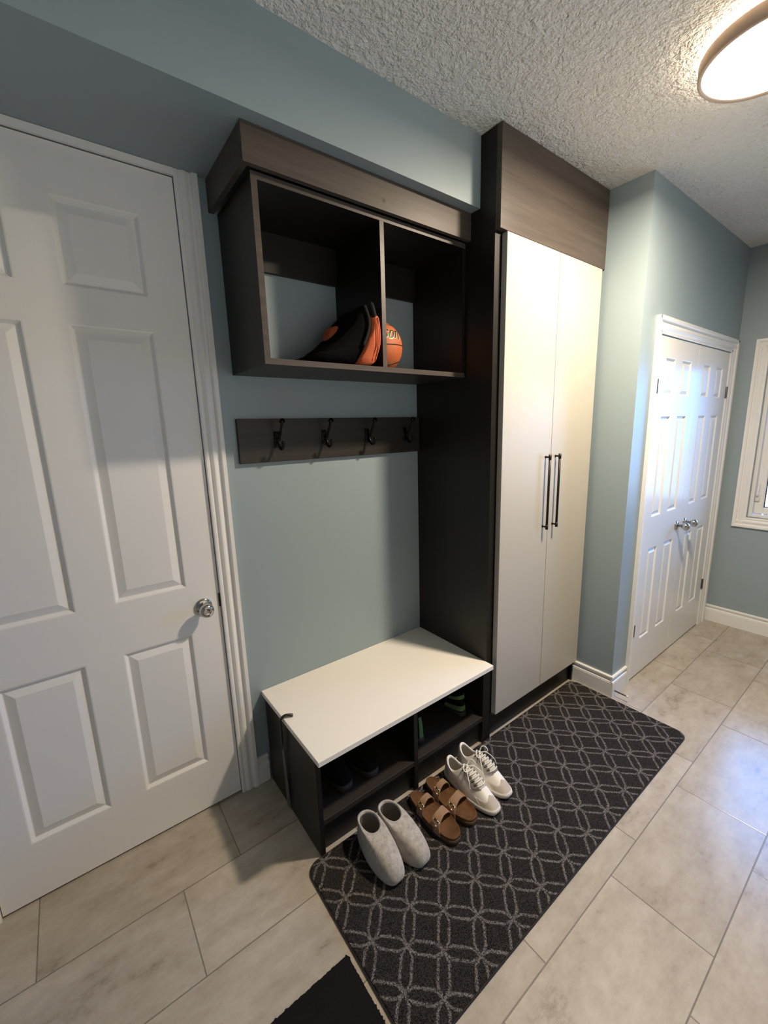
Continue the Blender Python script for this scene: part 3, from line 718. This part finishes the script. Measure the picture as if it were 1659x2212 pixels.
# ------------------------------------------------------------------ shoehorn hung on the seat edge
g = thing('shoehorn', 'long black shoehorn hooked over the left edge of the white seat', 'shoehorn', (-0.958, -0.235, 0.45))
hp = spline([(-0.918, -0.247, 0.4545), (-0.930, -0.243, 0.4590), (-0.948, -0.236, 0.4600), (-0.9625, -0.231, 0.4480), (-0.9645, -0.229, 0.425), (-0.9635, -0.226, 0.36), (-0.9630, -0.222, 0.30)], 6)
bm = BM(); tube(bm, hp, [0.0052+0.002*(1-i/len(hp)) for i in range(len(hp))], 12, 0.75); part('handle', bm, 'handle_black', g, True)
bm = BM(); rings = []
for k in range(15):
    f = k/14; z = 0.345-0.325*f; w = 0.007+0.013*f**0.8; y0 = -0.222+0.004*f; r = []
    for i in range(9):
        a = -1.1+2.2*i/8; r.append((-0.9655+0.010*f-0.9*w*(1-math.cos(a))*-1*0.5 - 0.003*f, y0+w*math.sin(a)/math.sin(1.1), z))
    rings.append(r)
loft(bm, rings, closed=False); bmesh.ops.solidify(bm, geom=bm.faces[:], thickness=0.0015)
part('blade', bm, 'steel', g, True, 'grey metal blade')

# ------------------------------------------------------------------ basketball
BC, BR = Vector((-0.333, -0.115, 1.8262+0.112)), 0.112
g = thing('basketball', 'orange basketball on the cabinet shelf right of the divider', 'ball', (BC.x, BC.y, 1.8262))
bm = BM(); bmesh.ops.create_uvsphere(bm, u_segments=64, v_segments=40, radius=BR, matrix=Matrix.Translation(BC)); part('cover', bm, 'ball', g, True)
bm = BM()
def seam(f, n=90):
    pts = []
    for i in range(n+1):
        d = f(2*PI*i/n).normalized(); pts.append(BC+d*(BR-0.0004))
    tube(bm, pts, 0.0022, 8)
seam(lambda a: Vector((math.cos(a), math.sin(a), 0.03+0.05*math.cos(a-0.6))))
seam(lambda a: Vector((math.cos(a)*0.62, math.sin(a)*0.62-0.05, 0.80+0.02*math.cos(a))))
seam(lambda a: Vector((math.cos(a)*0.66, math.sin(a)*0.66, -0.60+0.28*math.cos(a-0.1))))
seam(lambda a: Vector((0.25*math.sin(a)-0.75*abs(math.cos(a))*0, math.sin(a), math.cos(a)))*1.0 if False else Vector((-0.55*math.sin(a)**2-0.1, math.sin(a), math.cos(a))))
part('seam', bm, 'ink', g, True)
GL = {'n': [[(-.36, 0), (-.36, .86), (-.30, 1), (.02, 1), (.20, .95), (.32, .78), (.36, .2), (.46, -.12)]],
      'o': [[(-.30, .12), (-.34, .5), (-.30, .90), (-.12, 1), (.12, 1), (.30, .90), (.34, .5), (.30, .12), (.12, 0), (-.12, 0), (-.30, .12)]],
      's': [[(.34, .86), (.15, 1), (-.2, 1), (-.34, .82), (-.28, .6), (.25, .42), (.34, .2), (.2, 0), (-.2, 0), (-.36, .14)]],
      'l': [[(0, 1.35), (0, 0.1), (.15, 0)]], 'i': [[(0, 1.0), (0, 0)], [(0, 1.22), (0, 1.34)]],
      'W': [[(-.6, 1.3), (-.38, 0), (-.05, .95), (.28, 0), (.6, 1.3)]]}
def letters(bm, wid, rad, dlat):
    for ch, lon0 in (('W', -62), ('i', -44), ('l', -34), ('s', -20.5), ('o', -4.0), ('n', 14.5)):
        for st in GL[ch]:
            pts = []
            for (ax, ay), (bx, by) in zip(st, st[1:]):
                for k in range(5): pts.append((ax+(bx-ax)*k/5, ay+(by-ay)*k/5))
            pts.append(st[-1])
            L, Rr = [], []
            for k, (ax, ay) in enumerate(pts):
                (px, py), (qx, qy) = pts[max(0, k-1)], pts[min(len(pts)-1, k+1)]
                sx, sy = (qx-px)*16, (qy-py)*17.5; ll = math.hypot(sx, sy) or 1
                for arr, sgn in ((L, 1), (Rr, -1)):
                    lat = 14+ay*17.5+dlat + sgn*sx/ll*wid*0.6; lon = lon0 + ax*16 + ay*9.5 - sgn*sy/ll*wid
                    la, lg = math.radians(lat), math.radians(lon)
                    arr.append(BC + Vector((math.cos(la)*math.sin(lg), -math.cos(la)*math.cos(lg), math.sin(la)))*rad)
            for a, b, c, d in zip(L, L[1:], Rr[1:], Rr): bm.faces.new([bm.verts.new(q) for q in (a, b, c, d)])
    bmesh.ops.remove_doubles(bm, verts=bm.verts[:], dist=1e-6)
bm = BM(); letters(bm, 3.5, BR+0.0006, -1.2); part('lettering_outline', bm, 'cream_ink', g)
bm = BM(); letters(bm, 2.3, BR+0.0011, 0.0); part('lettering', bm, 'ink', g)

# ------------------------------------------------------------------ backpack
g = thing('backpack', 'black and orange bag slumped against the cabinet divider', 'bag', (-0.60, -0.2, 1.8265))
def pillow(outline, y0, y1, bulge=0.25, n=10, wob=0.004, seed=1.0):
    """outline in x-z swept from y0 to y1 with rounded, slightly crumpled ends"""
    c = Vector((sum(p[0] for p in outline)/len(outline), 0, sum(p[1] for p in outline)/len(outline)))
    O = spline([(p[0], 0, p[1]) for p in outline+[outline[0]]], 4)[:-1]; rings = []
    for k in range(n+1):
        f = k/n; sc = (1-abs(2*f-1)**4)**0.5 if 0 < f < 1 else 0.0
        sc = 1-bulge+bulge*sc if 0 < f < 1 else 1-bulge*1.6
        y = y0+(y1-y0)*f; r = []
        for p in O:
            q = c+(p-c)*sc; q.y = y
            w = noise.noise_vector(q*14+Vector((seed, 0, 0)))*wob; q += w
            q.z = max(q.z, 1.8272); q.x = min(q.x, -0.4665); r.append(q)
        rings.append(r)
    bm = BM(); loft(bm, rings, cap0=True, cap1=True); return bm
blk = [(-0.764, 1.832), (-0.759, 1.853), (-0.720, 1.862), (-0.686, 1.888), (-0.632, 1.925), (-0.575, 1.976), (-0.545, 2.025), (-0.503, 2.057), (-0.490, 2.006), (-0.498, 1.96), (-0.515, 1.916), (-0.535, 1.872), (-0.552, 1.832)]
part('body', pillow(blk, -0.305, -0.10, 0.10, 10, 0.005, 3.0), 'dark_cloth', g, True)
org = [(-0.500, 2.012), (-0.477, 2.021), (-0.469, 1.975), (-0.472, 1.907), (-0.495, 1.845), (-0.510, 1.830), (-0.575, 1.830), (-0.533, 1.902), (-0.508, 1.954)]
ob = part('back_panel', pillow(org, -0.327, -0.06, 0.08, 10, 0.006, 7.0), 'orange', g, True, 'orange cloth back panel')
bm = BM()
for dx in (0.0, 0.012): tube(bm, spline([(-0.484-dx, -0.328, 2.005), (-0.479-dx, -0.331, 1.960), (-0.482-dx, -0.331, 1.905), (-0.503-dx*1.3, -0.329, 1.845)], 6), 0.0022, 8)
part('piping', bm, 'orange', ob, True)
part('side_panel', pillow([(-0.588, 1.992), (-0.558, 1.997), (-0.543, 1.947), (-0.598, 1.908), (-0.627, 1.900)], -0.17, -0.10, 0.15, 8, 0.004, 9.0), 'orange', g, True, 'orange cloth side panel')
bm = BM(); rim = spline([(-0.503, -0.312, 2.060), (-0.488, -0.314, 2.006), (-0.493, -0.315, 1.96), (-0.511, -0.315, 1.916), (-0.537, -0.313, 1.866), (-0.552, -0.310, 1.838)], 6)
tube(bm, rim, [0.004]+[0.009]*(len(rim)-2)+[0.005], 10); part('flap_edge', bm, 'grey_cloth', g, True, 'dark grey flap edge')
bm = BM(); tube(bm, spline([(-0.530, -0.308, 2.045), (-0.515, -0.312, 2.0), (-0.520, -0.314, 1.955), (-0.545, -0.313, 1.90)], 6), 0.006, 10); part('strap', bm, 'grey_cloth', g, True)

# ------------------------------------------------------------------ door stop on the short baseboard
g = thing('door_stop', 'thin spring door stop with a white tip on the corner baseboard', 'door stop', (0.866, -0.731, 0.040))
bm = BM(); pts = [(0.866+0.0036*math.cos(i*0.9), -0.733-0.066*i/150, 0.040+0.0036*math.sin(i*0.9)) for i in range(151)]
tube(bm, pts, 0.0011, 6); part('spring', bm, 'spring', g, True)
part('tip', lathe(BM(), [(0.004, 0), (0.0055, 0.002), (0.0055, 0.010), (0.003, 0.012)], (0.866, -0.798, 0.040), (0, -1, 0), 16), 'tip', g, True)
